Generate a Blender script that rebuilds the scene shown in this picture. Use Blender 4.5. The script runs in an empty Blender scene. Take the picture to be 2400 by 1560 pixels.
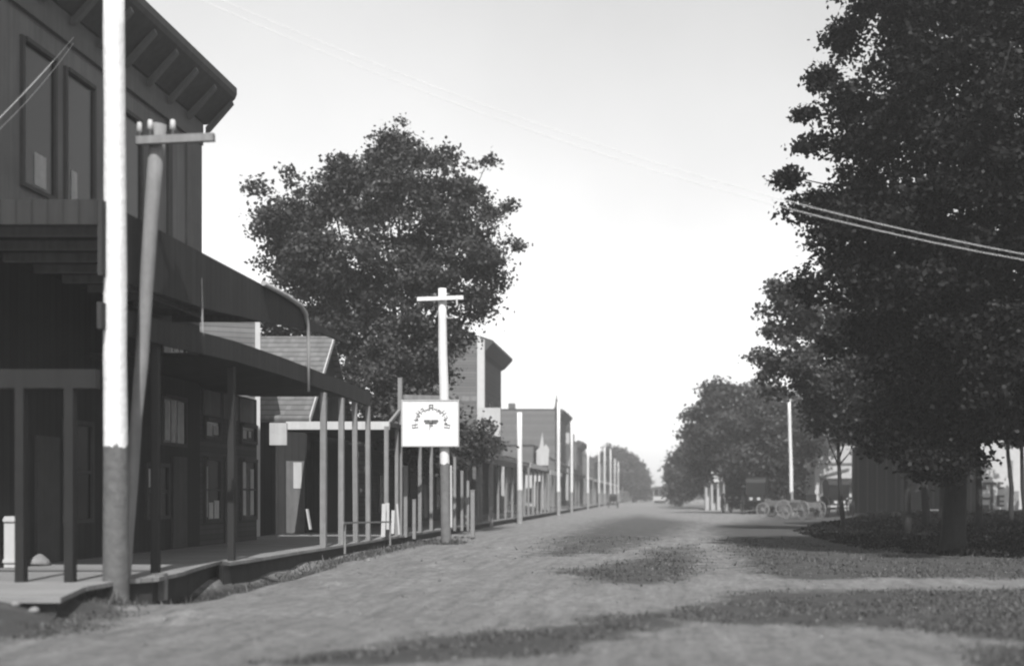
import bpy, math, random
import numpy as np
from mathutils import Vector, Matrix
random.seed(7); rng = np.random.default_rng(7)
R = math.radians
F, X0, Y0, H = 2800.0, 1545.0, 1160.0, 1.7      # focal length and principal point in photo pixels, eye height
sc = bpy.context.scene
COL = sc.collection

def P(x, y, Y):                 # photo pixel at distance Y -> point
    return Vector(((x - X0) / F * Y, Y, H + (Y0 - y) / F * Y))
def G(x, y, z=0.0):             # photo pixel on the ground plane z
    Y = (H - z) * F / (y - Y0)
    return Vector(((x - X0) / F * Y, Y, z))

# ------------------------------------------------------------------ materials
def mat(name, col, rough=.85, var=.25, scale=1.2, pattern=None, pscale=1.0, bump=.3, spec=.25, trans=0.0, island=0.0, paint=None, streak=0.0):
    m = bpy.data.materials.new(name); m.use_nodes = True
    nt = m.node_tree; N = nt.nodes; L = nt.links; N.clear()
    out = N.new('ShaderNodeOutputMaterial'); b = N.new('ShaderNodeBsdfPrincipled')
    L.new(b.outputs[0], out.inputs[0])
    b.inputs['Roughness'].default_value = rough
    b.inputs['Specular IOR Level'].default_value = spec
    tc = N.new('ShaderNodeTexCoord')
    def math_(op, a, c=None):
        n = N.new('ShaderNodeMath'); n.operation = op
        for i, v in enumerate((a, c)):
            if v is None: continue
            if isinstance(v, (int, float)): n.inputs[i].default_value = v
            else: L.new(v, n.inputs[i])
        return n.outputs[0]
    no = N.new('ShaderNodeTexNoise'); no.inputs['Scale'].default_value = scale; no.inputs['Detail'].default_value = 8; no.inputs['Roughness'].default_value = .65
    L.new(tc.outputs['Object'], no.inputs['Vector'])
    # val = col * (1 - var + 2 var n)
    v = math_('ADD', math_('MULTIPLY', no.outputs[0], 2 * var), 1 - var)
    if streak:
        mp = N.new('ShaderNodeMapping'); mp.inputs['Scale'].default_value = (6, 6, .35); L.new(tc.outputs['Object'], mp.inputs[0])
        n2 = N.new('ShaderNodeTexNoise'); n2.inputs['Scale'].default_value = 1.5; n2.inputs['Detail'].default_value = 5; L.new(mp.outputs[0], n2.inputs['Vector'])
        v = math_('MULTIPLY', v, math_('ADD', math_('MULTIPLY', n2.outputs[0], 2 * streak), 1 - streak))
    if island:
        g = N.new('ShaderNodeNewGeometry')
        v = math_('MULTIPLY', v, math_('ADD', math_('MULTIPLY', g.outputs['Random Per Island'], 2 * island), 1 - island))
    h = no.outputs[0]
    if pattern:
        sep = N.new('ShaderNodeSeparateXYZ'); L.new(tc.outputs['Object'], sep.inputs[0])
        if pattern == 'lap':        # horizontal clapboards
            fr = math_('FRACT', math_('MULTIPLY', sep.outputs[2], pscale))
            gap = math_('LESS_THAN', fr, .14)
            fl = math_('FLOOR', math_('MULTIPLY', sep.outputs[2], pscale))
        elif pattern == 'vert':     # vertical boards
            s = math_('ADD', sep.outputs[0], sep.outputs[1])
            fr = math_('FRACT', math_('MULTIPLY', s, pscale)); gap = math_('LESS_THAN', fr, .1)
            fl = math_('FLOOR', math_('MULTIPLY', s, pscale))
        elif pattern == 'deck':     # planks laid across the walk
            fr = math_('FRACT', math_('MULTIPLY', sep.outputs[1], pscale)); gap = math_('LESS_THAN', fr, .08)
            fl = math_('FLOOR', math_('MULTIPLY', sep.outputs[1], pscale))
        elif pattern == 'shingle':
            fr = math_('FRACT', math_('MULTIPLY', sep.outputs[2], pscale)); gap = math_('LESS_THAN', fr, .2)
            fl = math_('ADD', math_('FLOOR', math_('MULTIPLY', sep.outputs[2], pscale)), math_('MULTIPLY', math_('FLOOR', math_('MULTIPLY', sep.outputs[0], 6)), 7.3))
        wn = N.new('ShaderNodeTexWhiteNoise'); wn.noise_dimensions = '1D'; L.new(fl, wn.inputs['W'])
        v = math_('MULTIPLY', v, math_('ADD', math_('MULTIPLY', wn.outputs[0], .34), .83))
        v = math_('MULTIPLY', v, math_('SUBTRACT', 1, math_('MULTIPLY', gap, .55)))
        h = math_('ADD', math_('MULTIPLY', no.outputs[0], .3), math_('MULTIPLY', fr, 1.0))
    v = math_('MULTIPLY', v, col*(.8 if col < .5 else 1))
    if paint:                       # (z of the paint line, colour under it)
        sep2 = N.new('ShaderNodeSeparateXYZ'); L.new(tc.outputs['Object'], sep2.inputs[0])
        zz = math_('ADD', sep2.outputs[2], math_('MULTIPLY', math_('SUBTRACT', no.outputs[0], .5), .35))
        low = math_('LESS_THAN', zz, paint[0])
        mx = N.new('ShaderNodeMix'); L.new(low, mx.inputs[0]); L.new(v, mx.inputs[2])
        L.new(math_('MULTIPLY', math_('ADD', math_('MULTIPLY', no.outputs[0], 1.2), .4), paint[1]), mx.inputs[3]); v = mx.outputs[0]
    cb = N.new('ShaderNodeCombineColor')
    for i in range(3): L.new(v, cb.inputs[i])
    L.new(cb.outputs[0], b.inputs['Base Color'])
    if bump:
        bp = N.new('ShaderNodeBump'); bp.inputs['Strength'].default_value = bump; bp.inputs['Distance'].default_value = .03
        L.new(h, bp.inputs['Height']); L.new(bp.outputs[0], b.inputs['Normal'])
    if trans:
        t = N.new('ShaderNodeBsdfTranslucent'); L.new(cb.outputs[0], t.inputs[0])
        ms = N.new('ShaderNodeMixShader'); ms.inputs[0].default_value = trans
        L.new(b.outputs[0], ms.inputs[1]); L.new(t.outputs[0], ms.inputs[2]); L.new(ms.outputs[0], out.inputs[0])
    return m

M = dict(
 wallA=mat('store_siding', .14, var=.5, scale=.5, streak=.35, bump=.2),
 darkwood=mat('dark_siding', .058, var=.35, scale=1.5, pattern='lap', pscale=7, streak=.3),
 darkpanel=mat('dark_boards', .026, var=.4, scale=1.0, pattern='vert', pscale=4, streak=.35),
 midtrim=mat('worn_trim', .13, var=.3, scale=3, streak=.3),
 darktrim=mat('dark_trim', .06, var=.3, scale=3, streak=.3),
 frieze=mat('frieze_paint', .11, var=.3, scale=2, streak=.2),
 clap=mat('pale_clapboard', .19, var=.2, scale=2, pattern='lap', pscale=6, streak=.2, bump=.8),
 greyclap=mat('grey_clapboard', .135, var=.15, scale=2, pattern='lap', pscale=5, streak=.15),
 shingle=mat('grey_shingle', .125, var=.3, scale=3, pattern='shingle', pscale=5),
 darkshingle=mat('dark_shingle', .028, var=.3, scale=3, pattern='shingle', pscale=5),
 white=mat('white_paint', .47, var=.15, scale=3, streak=.15, bump=.1),
 signwhite=mat('sign_paint', .58, var=.16, scale=5, streak=.14, bump=.1),
 offwhite=mat('aged_white_paint', .4, var=.2, scale=3, streak=.2, bump=.1),
 polewhite=mat('whitewashed_pole', .54, var=.2, scale=7, streak=.3, bump=.9, paint=(2.5, .085)),
 polefar=mat('whitewashed_far_pole', .52, var=.1, scale=4, streak=.08, paint=(2.0, .2)),
 polesign=mat('whitewashed_sign_pole', .5, var=.12, scale=4, streak=.1, paint=(2.75, .11)),
 polewood=mat('weathered_pole', .19, var=.3, scale=4, streak=.4),
 post=mat('post_wood', .2, var=.3, scale=4, streak=.35),
 ink=mat('dark_lettering', .07, var=.5, scale=9, bump=0),
 greyink=mat('faded_lettering', .2, var=.5, scale=9, bump=0),
 glass=mat('window_glass', .012, rough=.25, var=.2, spec=.25, bump=0),
 shade=mat('window_shade', .38, var=.4, scale=5, bump=0, streak=.3),
 deck=mat('boardwalk_planks', .20, var=.3, scale=1.5, pattern='deck', pscale=5),
 decksoil=mat('boardwalk_side', .035, var=.5, scale=2.5, bump=1),
 bark=mat('bark', .024, var=.5, scale=5, bump=1, streak=.5),
 leafA=mat('leaves_middle_tree', .042, rough=.55, var=.3, scale=.5, trans=.25, island=.55, bump=0, spec=.3),
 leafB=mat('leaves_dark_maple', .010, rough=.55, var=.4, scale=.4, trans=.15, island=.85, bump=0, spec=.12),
 leafC=mat('leaves_far', .045, rough=.6, var=.3, scale=.3, trans=.2, island=.5, bump=0),
 grass=mat('grass_blades', .09, rough=.8, var=.4, scale=.7, trans=.2, island=.6, bump=0),
 endwood=mat('black_weathered_wood', .014, var=.4, scale=2, streak=.4),
 pebble=mat('pebbles', .19, var=.5, scale=3, island=.5, bump=0),
 stone=mat('pale_stone', .2, var=.3, scale=5, bump=.6),
 wire=mat('pale_wire', .5, var=.1, bump=0),
 black=mat('black_leather', .02, rough=.5, var=.3, bump=.1),
 iron=mat('galvanised_pipe', .3, rough=.5, var=.3, scale=4),
 brick=mat('dull_brick', .10, var=.3, scale=4, pattern='lap', pscale=10),
)

# ------------------------------------------------------------------ mesh helpers
class MB:
    def __init__(s): s.v = []; s.f = []
    def add(s, vs, fs):
        o = len(s.v); s.v += [tuple(v) for v in vs]; s.f += [tuple(i + o for i in f) for f in fs]; return s
    def box(s, x0, x1, y0, y1, z0, z1):
        vs = [(x, y, z) for z in (z0, z1) for y in (y0, y1) for x in (x0, x1)]
        return s.add(vs, [(0,2,3,1),(4,5,7,6),(0,1,5,4),(2,6,7,3),(0,4,6,2),(1,3,7,5)])
    def prism(s, pts, axis, a, b):      # pts 2D outline; axis 0,1,2 = extrusion axis
        n = len(pts); vs = []
        for t in (a, b):
            for p in pts:
                q = list(p); q.insert(axis, t); vs.append(q)
        return s.add(vs, [tuple(range(n))[::-1], tuple(range(n, 2*n))] + [(i, (i+1) % n, n+(i+1) % n, n+i) for i in range(n)])
    def tube(s, pts, rad, n=10, cap=True):
        pts = [Vector(p) for p in pts]
        if isinstance(rad, (int, float)): rad = [rad]*len(pts)
        vs = []; up = Vector((.123, .97, .2)).normalized()
        for i, p in enumerate(pts):
            d = (pts[min(i+1, len(pts)-1)] - pts[max(i-1, 0)]).normalized()
            a = d.cross(up)
            if a.length < .1: a = d.cross(Vector((1, 0, 0)))
            a.normalize(); b = d.cross(a)
            for k in range(n):
                t = 2*math.pi*k/n
                vs.append(p + (a*math.cos(t) + b*math.sin(t))*rad[i])
        fs = [(i*n+k, i*n+(k+1) % n, (i+1)*n+(k+1) % n, (i+1)*n+k) for i in range(len(pts)-1) for k in range(n)]
        if cap: fs += [tuple(range(n))[::-1], tuple(range((len(pts)-1)*n, len(pts)*n))]
        return s.add(vs, fs)
    def bar(s, a, b, w, t=None):        # square-section beam
        t = t or w; a = Vector(a); b = Vector(b); d = (b-a).normalized()
        u = d.cross(Vector((0, 0, 1)));
        if u.length < .05: u = Vector((1, 0, 0))
        u.normalize(); k = u.cross(d)
        vs = [p + u*(sx*w/2) + k*(sy*t/2) for p in (a, b) for sx, sy in ((-1,-1),(1,-1),(1,1),(-1,1))]
        return s.add(vs, [(0,3,2,1),(4,5,6,7),(0,1,5,4),(1,2,6,5),(2,3,7,6),(3,0,4,7)])
    def wheel(s, c, r, w=.05, spokes=12, ax=0):
        c = Vector(c); n = 24; vs = []
        def pt(a, rr, o):
            u = (rr*math.cos(a), rr*math.sin(a))
            return c + (Vector((o, u[0], u[1])) if ax == 0 else Vector((u[0], o, u[1])))
        for k in range(n):
            a = 2*math.pi*k/n
            vs += [pt(a, r, -w/2), pt(a, r, w/2), pt(a, r-.07, w/2), pt(a, r-.07, -w/2)]
        fs = [(4*k+j, 4*k+(j+1) % 4, 4*((k+1) % n)+(j+1) % 4, 4*((k+1) % n)+j) for k in range(n) for j in range(4)]
        s.add(vs, fs)
        for k in range(spokes):
            a = 2*math.pi*k/spokes; s.bar(pt(a, .05, 0), pt(a, r-.05, 0), .035)
        s.tube([pt(0, 0, -w*1.6), pt(0, 0, w*1.6)], .09, 10); return s
    def build(s, name, m, parent=None, smooth=False, at=None):
        me = bpy.data.meshes.new(name)
        vs = s.v
        if at is not None: vs = [(v[0]-at[0], v[1]-at[1], v[2]-at[2]) for v in vs]
        me.from_pydata(vs, [], s.f); me.update(); me.materials.append(m)
        if smooth: me.polygons.foreach_set('use_smooth', [len(f) <= 4 for f in s.f])
        o = bpy.data.objects.new(name, me); COL.objects.link(o)
        if at is not None: o.location = at
        if parent: o.parent = parent
        return o
def tag(o, label=None, cat=None, group=None, kind=None):
    if label: o['label'] = label
    if cat: o['category'] = cat
    if group: o['group'] = group
    if kind: o['kind'] = kind
    return o
def empty(name, loc=(0,0,0), label=None, cat=None, group=None, rz=0):
    o = bpy.data.objects.new(name, None); COL.objects.link(o); o.location = loc; o.rotation_euler.z = rz
    o.empty_display_size = .3
    return tag(o, label, cat, group)
class Thing:                       # parts are given in world coordinates, stored relative to the Empty
    def __init__(s, name, loc, label, cat, group=None):
        s.loc = Vector(loc); s.o = empty(name, loc, label, cat, group)
    def part(s, name, mb, m, parent=None, smooth=False, label=None):
        par = parent or s.o
        mb.v = [tuple(Vector(v) - s.loc) for v in mb.v]
        o = mb.build(name, m, par, smooth)
        if label: o['label'] = label
        return o
def copy_tree(o, parent=None):
    c = o.copy(); COL.objects.link(c)
    if parent: c.parent = parent
    for ch in list(o.children): copy_tree(ch, c)
    return c

def window_x(T, X, y0, y1, z0, z1, frame='midtrim', shade=None, mid=True, name='window', s=1):
    """window on a wall whose outward normal is +X (street face)"""
    f = MB(); w = .09; d = .07*s
    a, b = (X, X+d) if s > 0 else (X+d, X)
    f.box(a, b, y0, y0+w, z0, z1).box(a, b, y1-w, y1, z0, z1).box(a, b, y0+w, y1-w, z0, z0+w).box(a, b+.04, y0+w, y1-w, z1-w, z1)
    if mid: f.box(a, b-.02, y0+w, y1-w, (z0+z1)/2-.03, (z0+z1)/2+.03)
    fo = T.part(name, f, M[frame])
    T.part('pane', MB().box(X-.01, X+.02, y0+w, y1-w, z0+w, z1-w), M['glass'], fo)
    if shade:
        for (a0, a1, c0, c1) in shade: T.part('shade', MB().box(X+.022, X+.032, a0, a1, c0, c1), M['shade'], fo)
    return fo
def window_y(T, Y, x0, x1, z0, z1, frame='midtrim', shade=None, mid=True, name='window'):
    """window on a wall facing the camera (-Y)"""
    f = MB(); w = .09
    f.box(x0, x0+w, Y-.07, Y, z0, z1).box(x1-w, x1, Y-.07, Y, z0, z1).box(x0+w, x1-w, Y-.07, Y, z0, z0+w).box(x0+w, x1-w, Y-.07, Y, z1-w, z1)
    if mid: f.box(x0+w, x1-w, Y-.05, Y, (z0+z1)/2-.03, (z0+z1)/2+.03)
    fo = T.part(name, f, M[frame])
    T.part('pane', MB().box(x0+w, x1-w, Y-.02, Y+.01, z0+w, z1-w), M['glass'], fo)
    if shade:
        for (a0, a1, c0, c1) in shade: T.part('shade', MB().box(a0, a1, Y-.032, Y-.022, c0, c1), M['shade'], fo)
    return fo

# ------------------------------------------------------------------ ground
polys = [  # worn-grass areas of the road and verge, outlined on the ground (photo coords only serve as survey marks)
 ([(600,1545),(850,1512),(1000,1490),(1200,1478),(1351,1463),(1412,1445),(1553,1432),(1628,1417),(1704,1399),(1755,1384),(1906,1385),(2100,1378),(2400,1382),(3200,1385),(3200,1500),(2400,1503),(2259,1493),(2107,1470),(1931,1463),(1704,1463),(1628,1463),(1502,1483),(1391,1508),(1300,1530),(1100,1545),(900,1560)], 1.0),
 ([(1280,1345),(1400,1332),(1500,1312),(1560,1288),(1615,1282),(1650,1330),(1610,1358),(1500,1372),(1400,1366)], 1.0),
 ([(1230,1310),(1300,1262),(1400,1218),(1500,1203),(1560,1212),(1660,1225),(1600,1258),(1450,1300),(1330,1306)], .8),
 ([(1640,1236),(1700,1290),(1760,1350),(1900,1358),(2400,1356),(4000,1360),(4000,1182),(1760,1182),(1700,1190),(1800,1204),(1750,1220)], .95),
 ([(-400,1402),(230,1402),(330,1430),(200,1480),(60,1500),(-400,1500)], .8),
 ([(2230,1520),(2400,1510),(2900,1500),(2900,1620),(2350,1600)], 1.0),
 ([(1560,1186),(1700,1178),(1700,1186),(1600,1196)], .6),
]
gp = [(np.array([tuple(G(x, y))[:2] for x, y in pl]), w) for pl, w in polys]
def inside(pl, x, y):
    r = np.zeros(x.shape, bool); n = len(pl); j = n-1
    for i in range(n):
        xi, yi = pl[i]; xj, yj = pl[j]
        c = ((yi > y) != (yj > y)) & (x < (xj-xi)*(y-yi)/(yj-yi+1e-12)+xi); r ^= c; j = i
    return r
def edge_dist(pl, x, y):
    d = np.full(x.shape, 1e9); n = len(pl)
    for i in range(n):
        a = pl[i]; b = pl[(i+1) % n]; ab = b-a; t = np.clip(((x-a[0])*ab[0]+(y-a[1])*ab[1])/(ab@ab+1e-9), 0, 1)
        d = np.minimum(d, np.hypot(x-a[0]-t*ab[0], y-a[1]-t*ab[1]))
    return d
def grassw(x, y):
    g = np.zeros(x.shape)
    soft = np.clip(y*.03, .35, 4)
    for pl, w in gp:
        s = np.where(inside(pl, x, y), 1, -1)*edge_dist(pl, x, y)
        g = np.maximum(g, w*np.clip(s/soft*.5+.5, 0, 1))
    g = np.maximum(g, np.where(np.abs(x) > 26, .9, 0)*np.where(x > 0, 1, 1))
    return g
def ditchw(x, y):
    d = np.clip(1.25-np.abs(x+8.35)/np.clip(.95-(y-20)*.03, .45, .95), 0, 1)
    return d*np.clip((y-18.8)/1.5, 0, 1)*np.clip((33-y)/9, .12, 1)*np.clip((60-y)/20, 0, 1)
def gheight(x, y):
    z = .025*np.sin(x*1.7+np.sin(y*.9))*np.sin(y*1.3+x*.4)*np.clip((60-y)/30, 0, 1)
    z -= .34*ditchw(x, y)
    z += .10*np.exp(-((x+2)/7)**2)*np.clip((y-20)/20, 0, 1)*np.clip((90-y)/30, 0, 1)   # road crown
    z += .35*np.clip((x-10)/8, 0, 1)*np.clip((y-28)/14, 0, 1)                            # rising verge by the trees
    z += .26*np.clip((-8.1-x)/.8, 0, 1)*np.clip((19.0-y)/1.6, 0, 1)
    for x0, y0, s, h in tracks:
        z += h*np.exp(-((x-x0)**2+(y-y0)**2)/(2*s*s))
    return z
tracks = [(random.uniform(-9, 9), random.uniform(9, 40), random.uniform(.12, .45), random.uniform(-.06, .06)) for _ in range(420)]
def axis(parts):
    r = []
    for a, b, st in parts: r += list(np.arange(a, b, st))
    return np.array(r + [parts[-1][1]])
gx = axis([(-700,-100,60),(-100,-30,7),(-30,-14,1),(-14,14,.2),(14,30,.8),(30,100,6),(100,700,60)])
gy = axis([(-60,0,10),(0,8,1),(8,34,.2),(34,70,.5),(70,160,3),(160,400,12),(400,760,40)])
XX, YY = np.meshgrid(gx, gy); zz = gheight(XX, YY)
nx, ny = len(gx), len(gy)
idx = np.arange(nx*ny).reshape(ny, nx)
faces = np.stack([idx[:-1,:-1], idx[:-1,1:], idx[1:,1:], idx[1:,:-1]], -1).reshape(-1, 4)
def npmesh(name, verts, faces, m, parent=None, smooth=False, k=4):
    me = bpy.data.meshes.new(name); nf = len(faces)
    me.vertices.add(len(verts)); me.vertices.foreach_set('co', np.asarray(verts, dtype=np.float32).ravel())
    me.loops.add(nf*k); me.loops.foreach_set('vertex_index', np.asarray(faces, dtype=np.int32).ravel())
    me.polygons.add(nf); me.polygons.foreach_set('loop_start', np.arange(0, nf*k, k, dtype=np.int32))
    me.update(calc_edges=True); me.materials.append(m)
    if smooth: me.polygons.foreach_set('use_smooth', [True]*nf)
    o = bpy.data.objects.new(name, me); COL.objects.link(o)
    if parent: o.parent = parent
    return o
def ground_mat():
    m = bpy.data.materials.new('road_dirt_and_turf'); m.use_nodes = True; nt = m.node_tree; N = nt.nodes; L = nt.links
    b = N['Principled BSDF']; b.inputs['Roughness'].default_value = .95; b.inputs['Specular IOR Level'].default_value = .1
    at = N.new('ShaderNodeAttribute'); at.attribute_name = 'turf'; tc = N.new('ShaderNodeTexCoord')
    def noise(s, d=8, r=.6, sc_=(1, 1, 1)):
        mp = N.new('ShaderNodeMapping'); mp.inputs['Scale'].default_value = sc_; L.new(tc.outputs['Object'], mp.inputs[0])
        n = N.new('ShaderNodeTexNoise'); n.inputs['Scale'].default_value = s; n.inputs['Detail'].default_value = d; n.inputs['Roughness'].default_value = r
        L.new(mp.outputs[0], n.inputs['Vector']); return n.outputs[0]
    def mt(op, a, c, d=None):
        n = N.new('ShaderNodeMath'); n.operation = op
        for i, v in enumerate((a, c, d)):
            if v is None: continue
            if isinstance(v, (int, float)): n.inputs[i].default_value = v
            else: L.new(v, n.inputs[i])
        return n.outputs[0]
    big = noise(.35, 6); fine = noise(13, 9, .85); mid = noise(1.6, 8, .7); ruts = noise(1.5, 8, .72, (2.4, .22, 1)); mott = noise(4.5, 9, .8)
    mask = mt('ADD', at.outputs['Fac'], mt('MULTIPLY', mt('SUBTRACT', mid, .5), 2.2))
    rm = N.new('ShaderNodeMapRange'); rm.interpolation_type = 'SMOOTHSTEP'; rm.inputs[1].default_value = .2; rm.inputs[2].default_value = .85; L.new(mask, rm.inputs[0])
    dirt = mt('MULTIPLY', mt('MULTIPLY', mt('ADD', mt('MULTIPLY', big, .5), .75), mt('MULTIPLY', mt('ADD', mt('MULTIPLY', ruts, 1.5), .25), mt('ADD', mt('MULTIPLY', mott, 2.2), -.1))), mt('ADD', mt('MULTIPLY', fine, 1.7), .15))
    dirt = mt('MULTIPLY', dirt, .15)
    turf = mt('MULTIPLY', mt('MULTIPLY', mt('ADD', mt('MULTIPLY', mid, 1.2), .4), mt('ADD', mt('MULTIPLY', fine, 1.4), .3)), .056)
    mx = N.new('ShaderNodeMix'); L.new(rm.outputs[0], mx.inputs[0]); L.new(dirt, mx.inputs[2]); L.new(turf, mx.inputs[3])
    am = N.new('ShaderNodeAttribute'); am.attribute_name = 'ditch_dark'
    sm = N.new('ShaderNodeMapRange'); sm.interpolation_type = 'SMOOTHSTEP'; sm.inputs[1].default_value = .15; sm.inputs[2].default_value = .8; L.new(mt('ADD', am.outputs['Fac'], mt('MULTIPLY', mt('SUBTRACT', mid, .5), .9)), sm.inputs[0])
    fin = mt('MULTIPLY', mx.outputs[0], mt('SUBTRACT', 1, mt('MULTIPLY', sm.outputs[0], .78)))  # darkens the ground inside the ditch
    cb = N.new('ShaderNodeCombineColor')
    for i in range(3): L.new(fin, cb.inputs[i])
    L.new(cb.outputs[0], b.inputs['Base Color'])
    bp = N.new('ShaderNodeBump'); bp.inputs['Strength'].default_value = .9; bp.inputs['Distance'].default_value = .06
    L.new(mt('ADD', mt('MULTIPLY', fine, .7), mt('ADD', mid, mt('MULTIPLY', mott, .8))), bp.inputs['Height']); L.new(bp.outputs[0], b.inputs['Normal'])
    return m
go = npmesh('ground', np.stack([XX, YY, zz], -1).reshape(-1, 3), faces, ground_mat(), smooth=True)
att = go.data.attributes.new('turf', 'FLOAT', 'POINT'); att.data.foreach_set('value', grassw(XX, YY).ravel().astype(np.float32))
att = go.data.attributes.new('ditch_dark', 'FLOAT', 'POINT'); att.data.foreach_set('value', ditchw(XX, YY).ravel().astype(np.float32))
tag(go, kind='structure')

# grass tufts
def grass():
    V = []; n = 330000
    u = rng.random(n); Y = 10.5*np.exp(u*math.log(46/10.5)); X = (rng.random(n)*1.05-.62)*Y*.98
    X = (rng.random(n)*(0.345+.60)-.60)*Y
    w = grassw(X, Y)
    clump = np.sin(X*2.1+np.sin(Y*1.7)*2)*np.sin(Y*1.9+np.sin(X*1.3)*2)
    keep = (rng.random(n) < np.clip((w-.12)*1.3, 0, 1)**1.6*np.clip(.35+clump*.8+.35*np.sin(X*7+Y*3)*np.sin(Y*6-X*2), .02, 1)) & (X > -8.2)
    X = X[keep][:95000]; Y = Y[keep][:95000]
    # weeds along the edge of the boardwalk
    k = 5000; Yw = rng.uniform(19.5, 44, k); Xw = -8.25+rng.normal(0, .25, k); X = np.concatenate([X, Xw]); Y = np.concatenate([Y, Yw])
    k = 2600; X = np.concatenate([X, rng.normal(-8.9, .35, k)]); Y = np.concatenate([Y, rng.normal(19.0, .35, k)])
    k = 2600; X = np.concatenate([X, rng.normal(-7.2, .25, k)]); Y = np.concatenate([Y, rng.normal(40.6, .4, k)])
    n = len(X); Z = gheight(X, Y)
    h = rng.uniform(.01, .05, n)*(1+1.6*(rng.random(n) < .06)); h[-10200:] *= 1.9
    a = rng.uniform(0, 6.28, n); wd = rng.uniform(.008, .02, n)*(1+Y/40); lx = rng.normal(0, .03, n); ly = rng.normal(0, .03, n)
    b0 = np.stack([X-np.cos(a)*wd, Y-np.sin(a)*wd, Z-.01], -1); b1 = np.stack([X+np.cos(a)*wd, Y+np.sin(a)*wd, Z-.01], -1); t = np.stack([X+lx, Y+ly, Z+h], -1)
    v = np.stack([b0, b1, t], 1).reshape(-1, 3)
    return npmesh('grass', v, np.arange(3*n).reshape(-1, 3), M['grass'], k=3)
tag(grass(), 'short rough grass growing between the wheel tracks and along the boardwalk', 'grass', kind='stuff')

def litter():
    n = 26000; Y = 10.5*np.exp(rng.random(n)*math.log(45/10.5)); X = (rng.random(n)*.945-.60)*Y
    k = (X > -8) & (rng.random(n) < .3+.7*np.clip(np.sin(X*1.1+Y*.3)*np.sin(Y*.8), 0, 1)); X = X[k]; Y = Y[k]; n = len(X); Z = gheight(X, Y)
    r_ = rng.gamma(2, .0042, n)*(1+Y/45); c = np.stack([X, Y, Z], -1)
    q = rng.normal(size=(n, 4, 3)); q /= np.linalg.norm(q, axis=2, keepdims=True); q[:, :, 2] = np.abs(q[:, :, 2])*.8; q[:, 0, 2] = -.3
    v = (c[:, None]+q*r_[:, None, None]).reshape(-1, 3); b = np.arange(n)[:, None]*4
    f = np.concatenate([b+np.array(t) for t in ((0,1,2),(0,2,3),(0,3,1),(1,3,2))])
    return npmesh('gravel', v, f, M['pebble'], k=3)
tag(litter(), 'loose pebbles and clods scattered over the dirt road', 'gravel', kind='stuff')
def cover():                      # knee-high weeds added to deepen the shade under the right hand trees
    pl = np.array([tuple(G(x, y))[:2] for x, y in ((2010,1216),(2500,1211),(2700,1308),(2400,1310),(2200,1303),(2060,1293),(1960,1274),(1890,1256),(1860,1246),(1900,1236))])
    n = 150000; X = rng.uniform(2.5, 38, n); Y = 32+rng.random(n)**1.5*62; k = inside(pl, X, Y) & (np.sin(X*1.3+np.sin(Y))*np.sin(Y*.7+1.5*np.sin(X*.8)) > -.75+.4*rng.random(n)); X = X[k]; Y = Y[k]; n = len(X)
    hh = (.2+.16*np.sin(X*2.2+Y)*np.sin(Y*1.4))*np.clip(edge_dist(pl, X, Y)*1.2+.15, 0, 1); Z = gheight(X, Y)+hh*rng.random(n)**.6
    p = np.stack([X, Y, Z], -1); a = rng.normal(size=(n, 3)); a /= np.linalg.norm(a, axis=1, keepdims=True); b = np.cross(a, rng.normal(size=(n, 3))); b /= np.linalg.norm(b, axis=1, keepdims=True)
    s = (rng.uniform(.03, .075, n)*(1+np.maximum(Y-40, 0)/50))[:, None]
    v = np.stack([p-a*s, p+b*s*.7, p+a*s, p-b*s*.7], 1).reshape(-1, 3)
    return npmesh('shade_weeds', v, np.arange(4*n).reshape(-1, 4), M['leafB'])
tag(cover(), 'dark low weeds added to deepen the shade on the ground under the right hand trees', 'weeds', kind='stuff')

# boardwalk on the left
def boardwalk():
    z = .32
    out = [G(-60,1400,z), G(142,1400,z), G(200,1374,z), G(290,1358,z), G(373,1352,z), G(426,1340,z), G(470,1326,z), G(520,1313,z)]
    out = [Vector((p.x, p.y, 0)) for p in out] + [Vector((-8.85, 24.6, 0))]
    xs = -8.85
    pts = [(p.x, p.y) for p in out]
    for y in np.arange(25.5, 62, 1.5): pts.append((xs+random.uniform(-.04, .04), y))
    pts += [(-8.9, 150), (-8.9, 330), (-13.5, 330), (-13.5, 150), (-13.5, 19), (-20, 16.5), (-20, pts[0][1])]
    pts = pts[::-1]
    T = empty('boardwalk', (0, 0, 0)); tag(T, kind='structure')
    mb = MB().prism(pts, 2, z-.07, z); o = mb.build('deck', M['deck'], T)
    cx, cy = -12.0, 60
    inn = [(x-(.12 if x > -12 else 0), y+(.12 if y < 18 else 0)) for x, y in pts]
    MB().prism(inn, 2, -.3, z-.074).build('footing', M['decksoil'], T)
    return T
boardwalk()

# ------------------------------------------------------------------ building A : corner store
WX = -12.5; VX = -8.9
A = Thing('corner_store', (WX-4, 26, .32), 'tall dark wooden two storey store with bracketed cornice and covered walk at far left', 'building')
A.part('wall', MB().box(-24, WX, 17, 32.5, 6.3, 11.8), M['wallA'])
A.part('lower_wall', MB().box(-24, WX, 17, 32.5, 0, 6.297), M['darkpanel'])  # darker than the upper wall: the veranda's shade is put into its colour
A.part('roof', MB().box(-24, WX-.003, 17, 32.46, 11.803, 13.1), M['darkwood'])
A.part('frieze', MB().box(WX+.002, WX+.1, 17, 32.5, 11.2, 11.8), M['frieze'])
cm = MB(); prof = [(WX+.003, 11.803), (WX+.16, 11.803), (WX+.92, 12.5), (WX+.97, 12.62), (WX+.97, 12.8), (WX+.003, 13.2)]
n = len(prof); cm.add([(x, y, z) for y in (16.8, 32.62) for x, z in prof], [tuple(range(n)), tuple(range(n, 2*n))[::-1]]+[(i, n+i, n+(i+1) % n, (i+1) % n) for i in range(n)])
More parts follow.
